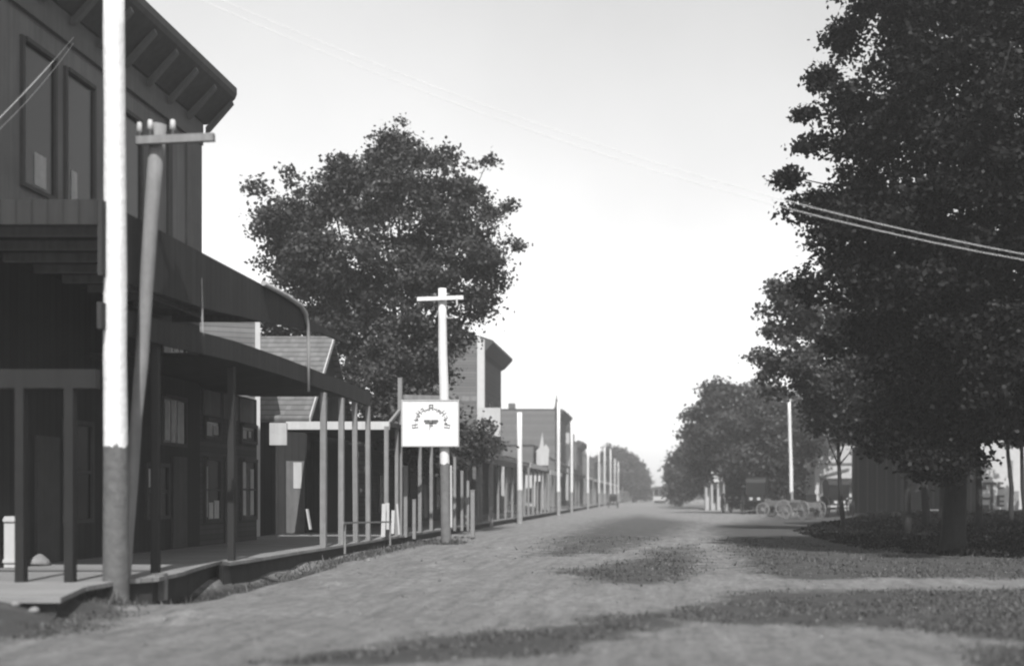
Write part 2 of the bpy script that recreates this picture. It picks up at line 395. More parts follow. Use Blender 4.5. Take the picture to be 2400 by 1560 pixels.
co = A.part('cornice', cm, M['darktrim'])
for y in np.arange(17.6, 32.5, 1.24):
    A.part('bracket', MB().prism([(WX+.165, 11.70), (WX+.165, 11.55), (WX+.26, 11.6), (WX+.9, 12.34), (WX+.86, 12.45)], 1, y, y+.12), M['frieze'], co)
A.part('corner_board', MB().box(WX+.002, WX+.06, 31.5, 32.5, 6.4, 11.195), M['frieze'])
A.part('corner_board', MB().box(WX+.002, WX+.06, 30.3, 30.55, 6.4, 11.195), M['darktrim'])
window_x(A, WX, 23.35, 24.7, 7.75, 10.7, 'darktrim', [(23.85, 24.3, 7.9, 8.55)], mid=False)
window_x(A, WX, 25.05, 26.4, 7.75, 10.7, 'darktrim', [(25.35, 25.6, 7.9, 8.6)], mid=False)
window_x(A, WX, 27.5, 28.8, 7.75, 10.7, 'darktrim', mid=False)
window_x(A, WX, 21.3, 22.4, 7.75, 10.7, 'darktrim', mid=False)
# ground floor
for y0_, y1_ in ((21.2, 22.5), (25.0, 26.3), (27.3, 28.2)):
    window_x(A, WX, y0_, y1_, 1.1, 3.3, 'darktrim')
window_x(A, WX, 29.9, 31.5, 2.95, 4.25, 'darktrim', [(30.15, 30.45, 3.1, 4.1), (30.55, 30.75, 3.05, 4.12), (30.95, 31.35, 3.05, 4.12)], mid=False)
window_x(A, WX, 29.9, 31.5, 5.2, 5.95, 'darktrim', [(30.1, 30.5, 5.3, 5.85), (30.7, 30.95, 5.4, 5.8), (31.1, 31.3, 5.4, 5.75)], mid=False)
window_x(A, WX, 29.0, 30.4, 1.1, 2.5, 'darktrim', [(29.15, 29.3, 1.9, 2.35)])
dr = A.part('door', MB().box(WX+.002, WX+.06, 23.9, 24.8, .33, 2.9), M['darktrim'])
A.part('door', MB().box(WX+.002, WX+.06, 30.6, 31.5, .33, 2.7), M['darktrim'])
# veranda
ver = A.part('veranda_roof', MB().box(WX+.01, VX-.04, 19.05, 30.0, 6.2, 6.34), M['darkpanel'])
A.part('fascia', MB().prism([(19, 5.2), (23.3, 5.34), (26.5, 5.56), (29, 5.78), (31.3, 5.95), (34, 6.0), (34, 6.07), (30.3, 6.17), (29.6, 6.4), (19, 6.4)], 0, VX-.035, VX+.035), M['darkpanel'], ver)
A.part('end_panel', MB().box(WX+.01, VX-.04, 18.98, 19.045, 6.0, 6.4), M['darkpanel'], ver)
A.part('end_beam', MB().box(WX+.01, VX-.04, 18.95, 19.1, 3.4, 3.7), M['endwood'], ver)
bm = MB()
ys = [18.98, 22, 25, 28, 31, 33, 36.7]; zb = [4.35, 4.40, 4.5, 4.52, 4.5, 4.5, 4.42]
pr = [(y, z) for y, z in zip(ys, zb)] + [(y, z+.42) for y, z in list(zip(ys, zb))[::-1]]
bm.prism(pr, 0, VX-.035, VX+.035)
beam = A.part('lower_fascia', bm, M['darkpanel'])
A.part('lower_roof', MB().box(WX+.01, VX-.04, 26, 36.6, 4.72, 4.8), M['darkpanel'], beam)
rf = MB()
for y in np.arange(20, 30, 1.1): rf.box(WX+.3, VX-.05, y, y+.09, 6.04, 6.197)
A.part('rafters', rf, M['post'], ver)
bb = MB(); bb.bar(P(300, 672, 21.3), P(470, 742, 24.5), .06); A.part('brace', bb, M['midtrim'], ver)
pl = [(VX+.09, 26.6, 6.42), (VX+.09, 28.2, 6.41), (VX+.09, 29.35, 6.36), (VX+.09, 29.75, 6.22), (VX+.09, 29.95, 5.95), (VX+.09, 30.02, 5.4), (VX+.09, 30.02, 4.3)]
A.part('downspout', MB().tube(pl, [.06, .055, .06, .06, .05, .04, .035], 8), M['iron'], ver, True)
A.part('stay_rod', MB().tube([(VX+.02, 23.15, 5.9), (VX+.02, 23.25, 4.8)], .02, 6), M['iron'], ver)
def vpost(T, name, x, y, z0, z1, w, m, par=None, lean=0):
    mb = MB(); mb.bar((x, y, z0), (x+lean, y, z1), w); return T.part(name, mb, M[m], par)
for px, w in ((758, .15), (800, .14), (834, .13), (863, .13)):
    y = -VX*F/(X0-px); vpost(A, 'post', VX, y, .32, 4.42, w, 'post', beam, random.uniform(-.05, .02))
for px in (50, 165):
    vpost(A, 'post', (px-X0)/F*19.02, 19.02, .32, 3.398, .14, 'endwood', ver)
for y in (21.4, 25.2): vpost(A, 'post', VX-.12, y, .32, 4.4, .13, 'darkpanel', beam)
# annex
B1 = Thing('store_annex', (WX-3, 35, .32), 'low dark single storey shop under the lower awning beside the corner store', 'building')
B1.part('wall', MB().box(-22, WX, 32.51, 37.1, 0, 4.66), M['darkwood'])
B1.part('roof', MB().box(-22, WX+.15, 32.62, 37.25, 4.81, 4.93), M['darkshingle'])
window_x(B1, WX, 32.75, 34.0, .95, 2.75, 'darktrim', [(32.85, 33.0, 1.1, 2.5), (33.1, 33.4, 1.05, 1.5), (33.5, 33.85, 1.05, 1.55)])
window_x(B1, WX, 32.75, 34.0, 3.25, 3.85, 'darktrim', [(32.95, 33.3, 3.35, 3.65), (33.45, 33.8, 3.4, 3.65)], mid=False)
window_x(B1, WX, 35.6, 37.0, .95, 2.8, 'darktrim', [(35.8, 36.05, 1.1, 2.7), (36.45, 36.75, 1.1, 2.5)])
window_x(B1, WX, 35.6, 37.0, 3.25, 3.85, 'darktrim', [(35.8, 36.1, 3.4, 3.65), (36.3, 36.5, 3.45, 3.65)], mid=False)
B1.part('door', MB().box(WX+.002, WX+.05, 34.3, 35.3, .33, 2.8), M['darktrim'])
pn = MB()
for a in (32.7, 34.15, 35.5): pn.box(WX+.002, WX+.05, a, a+1.2, 3.9, 4.6)
B1.part('sign_panel', pn, M['midtrim'])
# white box by the wall
cr = MB().box(-12.45, -12.2, 22.7, 22.98, .33, 1.3)
for z in (.42, 1.2): cr.box(-12.46, -12.19, 22.67, 22.698, z, z+.06)
tag(cr.build('crate', M['white']), 'white painted box standing against the dark shop wall at the left edge', 'crate')
hp = MB().tube([(-12.2, 23.5, .32), (-12.2, 23.52, .45), (-12.18, 23.5, .53)], [.24, .17, .05], 9)
tag(hp.build('sack', M['post'], smooth=True), 'low grey sack on the walk beside the white box', 'sack')

# clapboard gable house B
def house_rot():
    ang = R(22); c = Vector((-13.55, 40.5, 0)); u = Vector((-math.cos(ang), -math.sin(ang), 0)); v = Vector((-math.sin(ang), math.cos(ang), 0))
    T = Thing('clapboard_house', (c.x, c.y, 0), 'pale clapboard house seen in the gap between the two dark awnings', 'house')
    T.o.rotation_euler.z = 0
    def q(a, b, z): p = c+u*a+v*b; return (p.x, p.y, z)
    L_, D, h = 5.0, 2.7, 8.3
    w = MB().add([q(0,0,0), q(L_,0,0), q(L_,D,0), q(0,D,0), q(0,0,h), q(L_,0,h), q(L_,D,h), q(0,D,h)], [(0,1,5,4),(1,2,6,5),(2,3,7,6),(3,0,4,7),(4,5,6,7)])
    T.part('wall', w, M['clap'])
    T.part('roof', MB().add([q(-.2,-.2,h+.003), q(L_+.2,-.2,h+.003), q(L_+.2,D+.2,h+.003), q(-.2,D+.2,h+.003), q(-.2,D/2,h+.5), q(L_+.2,D/2,h+.5)], [(0,1,2,3),(0,4,5,1),(3,2,5,4),(0,3,4),(1,5,2)]), M['shingle'])
    T.part('corner_board', MB().add([q(-.02,-.03,0), q(.14,-.03,0), q(.14,-.003,0), q(-.02,-.003,0), q(-.02,-.03,h), q(.14,-.03,h), q(.14,-.003,h), q(-.02,-.003,h)], [(0,1,5,4),(1,2,6,5),(2,3,7,6),(3,0,4,7),(4,5,6,7)]), M['white'])
    s = MB(); a0 = q(2.1,-.05,5.5); b0 = q(.25,-.05,6.75); s.bar(a0, b0, .05, .1); s.bar(q(1.0,-.05,5.5), q(.2,-.05,6.0), .05, .1)
    T.part('diagonal_bars', s, M['midtrim'])  # two thin diagonal bars across the wall face
house_rot()

# house C with the big grey shingle roof
C_ = Thing('shingled_house', (-15, 46, 0), 'low house with large plain grey shingle roof sloping towards the viewer', 'house')
ey, ez, ry, rz_ = 43.4, 4.35, 46.7, 7.75
C_.part('wall', MB().prism([(43.7, 0), (49.6, 0), (49.6, 4.5), (46.7, 7.5), (43.7, 4.5)], 0, -19, -12.9), M['darkpanel'])
C_.part('roof', MB().prism([(ey, ez), (ry, rz_), (50.0, ez), (50.0, ez+.16), (ry, rz_+.16), (ey, ez+.16)], 0, -19.2, -12.72), M['shingle'])
C_.part('bargeboard', MB().prism([(ey, ez-.05), (ry, rz_-.05), (ry, rz_+.2), (ey, ez+.2)], 0, -12.715, -12.67), M['offwhite'])
ch = C_.part('chimney', MB().box(-14.2, -14.0, 44.6, 44.8, 5.2, 5.9), M['offwhite'])
d = C_.part('door', MB().box(-13.62, -12.96, 43.62, 43.697, .33, 2.95), M['midtrim'])
C_.part('pane', MB().box(-13.35, -13.05, 43.60, 43.618, 1.95, 2.9), M['white'], d)
window_x(C_, -12.9, 44.4, 45.6, 1.0, 2.8, 'darktrim'); window_x(C_, -12.9, 46.6, 47.8, 1.0, 2.8, 'darktrim')
Wp = Thing('porch', (-10.6, 44, .32), 'flat covered porch with a white end beam crossing the boardwalk', 'porch')
Wp.part('beam', MB().box(-12.15, -8.8, 38.9, 39.05, 3.84, 4.1), M['white'])
pr_ = Wp.part('roof', MB().box(-12.8, -8.8, 39.06, 50, 3.95, 4.1), M['darkpanel'])
Wp.part('hanging_board', MB().box(-12.66, -12.1, 38.8, 38.88, 3.33, 4.05), M['offwhite'])
for px, ztop, w in ((906, 3.94, .13), (930, 3.94, .11)):
    vpost(Wp, 'post', -8.87, 8.87*F/(X0-px), .32, ztop, w, 'post')
for y in (44.3, 46.5, 49.5): vpost(Wp, 'post', -8.87, y, .32, 3.94, .12, 'post')
bk = MB().box(-12.86, -12.3, 44.2, 48, .32, 3.7); Wp.part('back_wall', bk, M['darkpanel'])
# sign frame with brace
Sf = Thing('braced_mast', (-8.6, 39.6, .3), 'tall slim grey post with a diagonal brace and top rail behind the round lettered sign', 'mast')
a = P(938, 885, 41.2)
Sf.part('post', MB().bar((a.x, 41.2, .3), (a.x, 41.2, a.z), .14), M['post'])
Sf.part('brace', MB().bar(P(905, 1000, 39.5), P(936, 962, 41.1), .09), M['post'])
Sf.part('rail', MB().bar(P(945, 930, 41.2), P(1115, 934, 43.0), .1, .16), M['post'])
Sf.part('rail', MB().bar(P(905, 1053, 41.1), P(940, 1053, 41.1), .06), M['post'])
# white boards round the post foot
guard = []
for i, (x, y0_, y1_, w, le) in enumerate(((898, 1180, 1257, .13, -4), (908, 1178, 1240, .12, 0), (920, 1195, 1250, .10, -3), (936, 1180, 1252, .10, 8))):
    Y = 38.3+i*.25
    b = MB().bar(P(x, y1_, Y), P(x-le*.6, y0_, Y), w, .05)
    o = b.build('white_board', M['white']); guard.append(o)
labs = ['leftmost and widest white board leaning at the foot of the white beam post', 'short upright white board just right of the widest leaning board', 'narrow low white board standing third from the left at the post foot', 'white board leaning left at the right end of the row of boards']
for o, l in zip(guard, labs): tag(o, l, 'board', 'white boards at the post foot')
# slanted white board under the porch
tag(MB().bar(P(728, 1240, 41), P(720, 1192, 41), .17, .05).build('leaning_board', M['white']), 'single small white board leaning in the dark under the porch beside the door', 'board')
tag(MB().bar(P(998, 1212, 50), P(994, 1135, 50), .55, .06).build('display_board', M['midtrim']), 'wide grey board standing behind the left side of the sign pole', 'board')
# hitching posts
hl = [(951, 1093, 1258, 41.5, .12, 'tall slim hitching post just left of the round sign'), (971, 1172, 1262, 41.5, .11, 'short hitching post below the left edge of the round sign'),
      (1066, 1072, 1232, 46, .1, 'tall hitching post close on the right of the sign pole'), (1083, 1105, 1238, 46, .1, 'middle hitching post to the right of the sign pole'), (1097, 1128, 1235, 46, .09, 'thin dark hitching post half hidden behind the stout short one'),
      (1108, 1150, 1256, 45, .15, 'stout short hitching post to the right of the sign pole'), (1152, 1078, 1234, 58, .16, 'pale tall post in front of the shaded awning shop')]
for x, yt, yb, Y, w, l in hl:
    p0 = P(x, yb, Y); p1 = P(x, yt, Y); g = MB().bar((p0.x, Y, min(p0.z, .33)), (p1.x, Y, p1.z), w).box(p1.x-w*.6, p1.x+w*.6, Y-w*.6, Y+w*.6, p1.z, p1.z+.04)
    tag(g.build('hitching_post', M['post']), l, 'post', 'hitching posts along the boardwalk')
tag(MB().bar((-8.6, 32.5, .95), (-8.6, 38.3, .85), .05).bar((-8.6,32.7,.1),(-8.6,32.7,.95),.05).bar((-8.6,38.2,.1),(-8.6,38.2,.85),.05).build('hitching_rail', M['post']), 'thin low rail along the kerb behind the four awning posts', 'rail')

# ------------------------------------------------------------------ utility poles
def pole(name, base, top, r0, r1, m, label, group=None, arm=None, armz=0, ins=0, cat='pole', seg=8, bow=0):
    T = Thing(name, base, label, cat, group); b = Vector(base); t = Vector(top); pts = []; rad = []
    for i in range(seg+1):
        k = i/seg; p = b.lerp(t, k); p.x += bow*math.sin(math.pi*k)+random.uniform(-.012, .012); pts.append(p); rad.append(r0+(r1-r0)*k+random.uniform(-.006, .006))
    b2 = b.copy(); b2.z -= .3; pts[0] = b; pts.insert(0, b2); rad.insert(0, r0)
    T.part('shaft', MB().tube(pts, rad, 16), M[m], smooth=True)
    if arm:
        a, c = arm
        ar = T.part('crossarm', MB().bar(a, c, .1, .13), M[m if m != 'polewhite' else 'offwhite'])
        for k in ([.06, .28, .72, .94] if ins == 4 else []):
            q = Vector(a).lerp(Vector(c), k); q.z += .065
            T.part('insulator', MB().tube([q, q+Vector((0,0,.1)), q+Vector((0,0,.12)), q+Vector((0,0,.24))], [.018, .018, .05, .035], 8), M['offwhite'], ar, True)
    return T
b = Vector(((272-X0)/F*19.3, 19.3, 0)); t = P(268, -120, 19.3)
pole('utility_pole', b, t, .2, .155, 'polewhite', 'thick whitewashed pole with dark foot rising out of frame in front of the corner store', 'utility poles of the street', bow=.0)
Yl = 20.2; bb_ = P(291, 1325, Yl); bb_.z = 0; tp = P(371, 292, Yl)
T = pole('utility_pole', bb_, tp, .085, .125, 'polewood', 'leaning bare grey pole with crossarm just right of the thick white pole', 'utility poles of the street', arm=(P(318, 330, Yl-.2), P(502, 322, Yl-.2)), ins=0)
for x, y, s in ((327, 318, .05), (405, 312, .055), (352, 312, .05)):
    q = P(x, y, Yl-.2); T.part('insulator', MB().tube([q-Vector((0,0,.04)), q+Vector((0,0,.05)), q+Vector((0,0,.06)), q+Vector((0,0,.22))], [.02, .02, s, s*.7], 8), M['offwhite'], None, True)
Ys = 40.3; sb = P(1046, 1278, Ys); sb.z = 0
T = pole('sign_pole', sb, P(1036, 676, Ys), .175, .14, 'polesign', 'whitewashed pole with a crossarm carrying the lettered sign board', 'utility poles of the street', arm=(P(978, 701, Ys-.2), P(1086, 697, Ys-.2)))
q = P(1070, 700, Ys-.3)
T.part('bracket', MB().tube([q, q+Vector((.02,0,-.22)), q+Vector((-.05,0,-.28))], .035, 6), M['white'])
T.part('iron_hook', MB().tube([P(1046, 745, Ys-.15), P(1062, 745, Ys-.15)], .03, 6), M['iron'])
T.part('guard_strip', MB().bar(P(1058, 1235, Ys-.05), P(1057, 1090, Ys-.05), .06, .05), M['offwhite'])
# far left poles
fl = [(1218, 966, 70, .17, 'stout white pole second along the street beyond the sign'), (1309, 942, 101, .16, 'tall white pole at the right edge of the long grey side wall'),
      (1340, 987, 116, .13, 'third slim pole of the far row counting from the stout one'), (1378, 1030, 142, .13, 'fourth slim pole of the far row beside the narrow gabled shop'), (1404, 1037, 169, .12, None), (1417, 1047, 186, .12, None), (1431, 1052, 203, .11, None),
      (1441, 1075, 227, .11, None), (1449, 1082, 245, .11, None), (1459, 1087, 277, .13, None)]
ords = ['fifth', 'sixth', 'seventh', 'eighth', 'ninth', 'farthest']
k = 0
for x, yt, Y, r, l in fl:
    p = P(x, yt, Y)
    if l is None: l = ords[k]+' pale pole of the dwindling row before the distant left trees'; k += 1
    pole('utility_pole', (p.x, Y, 0), (p.x, Y, p.z), r, r*.8, 'polefar', l, 'utility poles of the street', seg=3)
p = P(1851, 935, 101); pole('utility_pole', (p.x+.2, 101, 0), (p.x-.05, 101, p.z), .17, .12, 'polefar', 'white pole on the right side standing against the dark trees', 'utility poles of the street')
pole('utility_pole', (14.2, 22, 0), (14.2, 22, 6.2), .17, .13, 'polewood', 'grey pole holding the far right ends of the two wires', 'utility poles of the street')

# sign board
S = Thing('sign_board', P(1011, 1045, Ys-.3), 'white rectangular sign board with an arc of faded lettering round a small emblem', 'sign')
x0_, x1_ = P(948, 0, Ys).x, P(1076, 0, Ys).x; z1_, z0_ = P(0, 941, Ys).z, P(0, 1044, Ys).z
bd = S.part('board', MB().box(x0_, x1_, Ys-.27, Ys-.22, z0_, z1_), M['signwhite'])
fr = MB(); e = .045
fr.box(x0_-e, x1_+e, Ys-.29, Ys-.21, z1_+.001, z1_+e).box(x0_-e, x1_+e, Ys-.29, Ys-.21, z0_-e, z0_-.001).box(x0_-e, x0_-.001, Ys-.29, Ys-.21, z0_, z1_).box(x1_+.001, x1_+e, Ys-.29, Ys-.21, z0_, z1_)
S.part('frame', fr, M['offwhite'])
cc = P(1014, 992, Ys); yy = Ys-.2725
ln = MB(); dk = MB()
random.seed(3)
for i in range(13):         # unreadable letters round the arc
    a = R(188-196*i/12); r0, r1 = .44, .64-.05*((i*7) % 3)
    er = Vector((math.cos(a), 0, math.sin(a))); et = Vector((-er.z, 0, er.x))
    tgt = dk if i in (0, 1, 3, 12) else ln
    c = Vector((cc.x, yy, cc.z-.02))
    hw = .05
    tgt.bar(c+er*r0-et*hw, c+er*r1-et*hw, .055, .006)
    if i % 3 != 1: tgt.bar(c+er*r0+et*hw, c+er*r1+et*hw, .055, .006)
    tgt.bar(c+er*(r0+r1)/2-et*hw+Vector((0,-.004,0)), c+er*(r0+r1)/2+et*hw+Vector((0,-.004,0)), .055, .006)
    if i % 2 == 0: tgt.bar(c+er*r1-et*hw+Vector((0,-.004,0)), c+er*r1+et*hw+Vector((0,-.004,0)), .055, .006)
S.part('lettering', ln, M['greyink'], bd); S.part('lettering', dk, M['ink'], bd, label='darker letters at both ends of the arc')
em = MB(); c = Vector((cc.x+.0, yy, cc.z))
for (ax, az, bx, bz, w) in ((-.24,.1,-.05,.1,.13),(.04,.1,.25,.1,.15),(-.2,.02,.2,.02,.09),(.0,.1,.0,-.12,.12),(-.02,-.1,-.06,-.22,.07)):
    em.bar(c+Vector((ax,0,az)), c+Vector((bx,0,bz)), w, .006); c = c+Vector((0,-.0012,0))
S.part('emblem', em, M['greyink'], bd)

# ------------------------------------------------------------------ farther left row
def shop(name, label, y0, y1, z, X=WX, wall='greyclap', front='darkwood', corn=True, aw=None, win=2, storeys=2, roofm='darkshingle', left=7, white_corner=False, cat='building'):
    T = Thing(name, (X-3, (y0+y1)/2, 0), label, cat)
    T.part('wall', MB().box(X-left, X-.05, y0, y1, 0, z-.002), M[wall])
    fr = T.part('front', MB().box(X-.048, X, y0+.002, y1, 0, z-.002), M[front])
    if corn:
        n = 5; prof = [(X+.002, z-.9), (X+.3, z-.75), (X+.9, z-.1), (X+.9, z+.1), (X+.002, z+.4)]
        cm = MB().add([(x, y, zz) for y in (y0+1.2, y1) for x, zz in prof], [tuple(range(n)), tuple(range(n, 2*n))[::-1]]+[(i, n+i, n+(i+1) % n, (i+1) % n) for i in range(n)])
        T.part('cornice', cm, M['darktrim'])
    T.part('roof', MB().box(X-left-.1, X-.002, y0-.05, y1+.05, z, z+.12), M[roofm])
    if white_corner: T.part('corner_board', MB().box(X+.001, X+.5, y0-.03, y0+.3, 5.5, z-.003), M['white'])
    if storeys == 2:
        for i in range(win):
            a = y0+(i+.5)*(y1-y0)/win-.5; window_x(T, X, a, a+1.0, 6.3, 8.6 if z > 9 else min(z-1, 8.2), 'midtrim')
    for i in range(win):
        a = y0+(i+.5)*(y1-y0)/win-.8; window_x(T, X, a, a+1.6, .9, 2.7, 'midtrim')
    if aw:
        zi, zo, am, fm, n = aw
        A_ = T.part('awning', MB().prism([(X+.002, zi), (VX, zo), (VX, zo+.1), (X+.002, zi+.12)], 1, y0+.1, y1-.1), M[am])
        T.part('awning_edge', MB().box(VX+.002, VX+.06, y0+.1, y1-.1, zo-.2, zo+.12), M[fm], A_)
        for i in range(n):
            y = y0+.3+(y1-y0-.6)*i/max(1, n-1); T.part('post', MB().bar((VX-.1, y, .32), (VX-.1, y, zo-.01), .13), M['post'], A_)
    return T
shop('low_shop', 'low dark shop half hidden behind the middle tree foliage', 52, 59.5, 4.6, corn=False, storeys=1, aw=(4.2, 3.3, 'darkshingle', 'darktrim', 3))
t_ = shop('awning_shop', 'dark low shop with a deep shaded awning on pale posts beyond the sign', 60, 80, 5.5, corn=False, storeys=1, win=4, aw=(5.2, 3.55, 'darkshingle', 'darktrim', 7))
t_.part('parapet_sign', MB().box(P(1119,0,79.5).x, P(1173,0,79.5).x, 79.5, 79.62, 5.62, P(0,955,79.5).z), M['offwhite'])
D_ = shop('tall_store', 'tall grey store with white corner and dark overhanging cornice beyond the middle tree', 82, 94.5, 12.4, white_corner=True, win=3, aw=(4.6, 3.8, 'darkshingle', 'offwhite', 5))
lowb = shop('white_fronted_shop', 'small white fronted shop with shallow awning below the stout white pole', 97, 109, 4.8, wall='offwhite', front='offwhite', corn=False, storeys=1, win=3, aw=(4.4, 3.6, 'darkshingle', 'white', 4))
wb = Thing('white_booth', (-11.7, 114, 0), 'bright little white booth with pointed pediment jutting over the walk', 'booth')
wb.part('wall', MB().box(-12.7, -10.9, 112, 117, 0, 3.9), M['white'])
wb.part('pediment', MB().prism([(-11.5, 4.5), (-10.4, 4.5), (-10.3, 6.0), (-10.6, 6.5), (-10.8, 6.2), (-10.95, 7.6), (-11.2, 6.2), (-11.5, 5.9)], 1, 111.9, 112.1), M['offwhite'])
wb.part('roof', MB().prism([(-13.0, 3.93), (-10.6, 3.93), (-10.6, 4.1), (-13.0, 4.5)], 1, 111.7, 117.3), M['darkshingle'])
window_y(wb, 112, -12.5, -11.9, 1.0, 2.4, 'midtrim'); wb.part('doorway', MB().box(-11.6, -11.05, 111.93, 111.997, .3, 3.0), M['black'])
dk_ = shop('dark_hall', 'dark hall front with a hooded awning next to the tall white pole', 119, 134, 6.6, corn=False, storeys=1, win=3, aw=(6.0, 4.3, 'darkshingle', 'darktrim', 4))
F_ = shop('long_grey_store', 'broad plain grey side wall with a chimney and a small corner spike', 144, 160, 12.0, wall='greyclap', win=3, left=9.5, corn=True, aw=(4.6, 3.9, 'darkshingle', 'white', 4))
F_.part('chimney', MB().box(-18.7, -17.9, 148, 148.8, 12.1, 13.1), M['brick'])
F_.part('finial', MB().tube([(-12.4, 144.3, 12), (-12.4, 144.3, 12.6), (-12.4, 144.3, 13.8)], [.35, .2, .03], 6), M['darktrim'])
for i, (a, b_, z, X_, wm, lb) in enumerate(((163, 172, 10.3, -12.2, 'offwhite', 'pale narrow two storey shop with a turret between two white poles'), (178, 192, 9.6, -12.3, 'greyclap', 'grey two storey shop with hanging cornice beyond the turreted one'),
        (196, 214, 8.2, -11.7, 'greyclap', 'narrow grey gabled shop farther down the left row'), (220, 238, 8.6, -12.0, 'offwhite', 'pale distant shop with a curved cornice near the end of the row'), (246, 262, 8.0, -12.0, 'greyclap', 'last small grey shop before the distant left trees'))):
    s_ = shop('distant_shop', lb, a, b_, z, X=X_, wall=wm, front='midtrim' if i % 2 == 0 else 'darkwood', win=3, left=5, corn=(i in (1, 3)), aw=(4.4, 3.8, 'darkshingle', 'white', 4))
    if i == 0: s_.part('turret', MB().tube([(-12.4, 163.4, 10.3), (-12.4, 163.4, 11.5), (-12.4, 163.4, 12.9)], [.5, .5, .05], 8), M['darktrim'])
    if i == 2: s_.part('gable', MB().prism([(-14.2, 8.33), (-11.9, 8.33), (-12.5, 10.0), (-12.9, 10.0)], 1, a-.1, a+1), M['midtrim'])

# white fences at far end
def fence(label, x0, x1, Y, h):
    T = Thing('picket_fence', ((x0+x1)/2, Y, 0), label, 'fence', 'white fences in the distance'); mb = MB(); n = int((x1-x0)/.25)
    for i in range(n): mb.box(x0+i*.25, x0+i*.25+.14, Y, Y+.03, .1, h)
    T.part('pickets', mb, M['white']); T.part('rails', MB().box(x0, x1, Y+.035, Y+.09, h*.3, h*.3+.1).box(x0, x1, Y+.035, Y+.09, h*.75, h*.75+.1), M['white'])
fence('low white picket fence below the last left poles', -9.2, -6.6, 288, 1.3)
fence('white picket fence farther off in front of the left treeline', -6.5, -2.9, 330, 1.7)

# ------------------------------------------------------------------ vehicles
def buggy(label, loc, rz, s=1.0, light=False, group='parked buggies and wagons'):
    T = empty('buggy', loc, label, 'buggy', group, rz); T.scale = (s, s, s)
    m = M['black'] if not light else M['midtrim']
    body = MB().prism([(-.45, .75), (.45, .75), (.5, 1.1), (.42, 1.12), (.38, .8), (-.38, .8), (-.42, 1.12), (-.5, 1.1)], 1, -.8, .9).box(-.5, .5, -.82, -.8, .75, 1.1).box(-.5, .5, .9, .93, .75, 1.25)
    body.build('body', m, T)
    MB().box(-.45, .45, -.55, -.05, 1.12, 1.22).box(-.45, .45, -.62, -.55, 1.12, 1.6).build('seat', M['black'], T)
    pts = [(-.65, 1.15), (.15, 1.25), (.3, 1.95), (.2, 2.12), (-.25, 2.22), (-.6, 2.1), (-.75, 1.9)]
    if not light: MB().prism(pts, 0, -.62, -.58).prism(pts, 0, .58, .62).add([(x, p[0], p[1]) for x in (-.62, .62) for p in pts[2:]+pts[:1]], [(i, i+1, 7+i, 6+i) for i in range(5)]).build('hood', M['black'], T)
    for x, y, r in ((-.72, -.6, .6), (.72, -.6, .6), (-.7, .95, .5), (.7, .95, .5)):
        MB().wheel((x, y, r), r).build('wheel', M['post'] if light else M['black'], T)
    MB().bar((-.7, -.6, .6), (.7, -.6, .6), .06).bar((-.7, .95, .5), (.7, .95, .5), .06).bar((0, -.6, .62), (0, .95, .52), .06).build('axle', m, T)
    MB().bar((-.4, 1.0, .55), (-.4, 3.0, .35), .05).bar((.4, 1.0, .55), (.4, 3.0, .35), .05).build('shafts', m, T)
    if not light:
        MB().box(-.34, -.16, -.87, -.83, .85, 1.0).build('lamp', M['white'], T); MB().box(.12, .3, -.87, -.83, .85, 1.0).build('lamp', M['white'], T)
    return T
p = G(1956, 1214); buggy('black hooded buggy parked in front of the white gabled building on the right', (p.x, p.y, 0), R(12), 1.3)
p = G(1728, 1200, 0); buggy('dark hooded buggy parked deep under the right hand trees', (p.x, p.y, 0), R(-20), 1.6)
p = G(1437, 1190); buggy('small dark buggy standing at the left kerb near the end of the pole row', (p.x, p.y, 0), R(5), .85)
p = G(1893, 1216); buggy('light open wagon parked between the white pole and the black buggy', (p.x-.2, p.y, 0), R(35), 1.1, True)
p = G(1828, 1211); buggy('light open wagon parked left of the white pole on the right side', (p.x, p.y, 0), R(60), 1.15, True)
p = G(1776, 1204); buggy('dark hooded buggy parked just left of the light open wagons', (p.x, p.y, 0), R(-15), 1.5)
p = G(1745, 1187, 0); 
# streetcar
St = Thing('streetcar', (.2, 245, 0), 'small far streetcar with dark roof in the middle of the road end', 'streetcar')
St.part('body', MB().box(-1.2, 1.5, 245, 252, .6, 1.5), M['offwhite'])
St.part('roof', MB().prism([(-1.6, 2.95), (1.9, 2.95), (1.9, 3.15), (1.2, 3.5), (-.9, 3.5), (-1.6, 3.15)], 1, 244.6, 252.4), M['darktrim'])
c_ = MB()
for x in (-1.15, -.1, .9, 1.4): c_.box(x, x+.1, 245, 245.1, 1.5, 2.95)
St.part('window_posts', c_, M['offwhite']); St.part('end_window', MB().box(-1.05, -.1, 245.12, 245.16, 1.5, 2.9), M['glass']); St.part('end_window', MB().box(.02, 1.4, 245.12, 245.16, 1.5, 2.9), M['glass'])
St.part('headlight', MB().tube([(.75, 244.9, 1.1), (.75, 245, 1.1)], .5, 14), M['white'])
St.part('underframe', MB().box(-1.0, 1.3, 245.3, 251.8, .15, .598), M['black'])

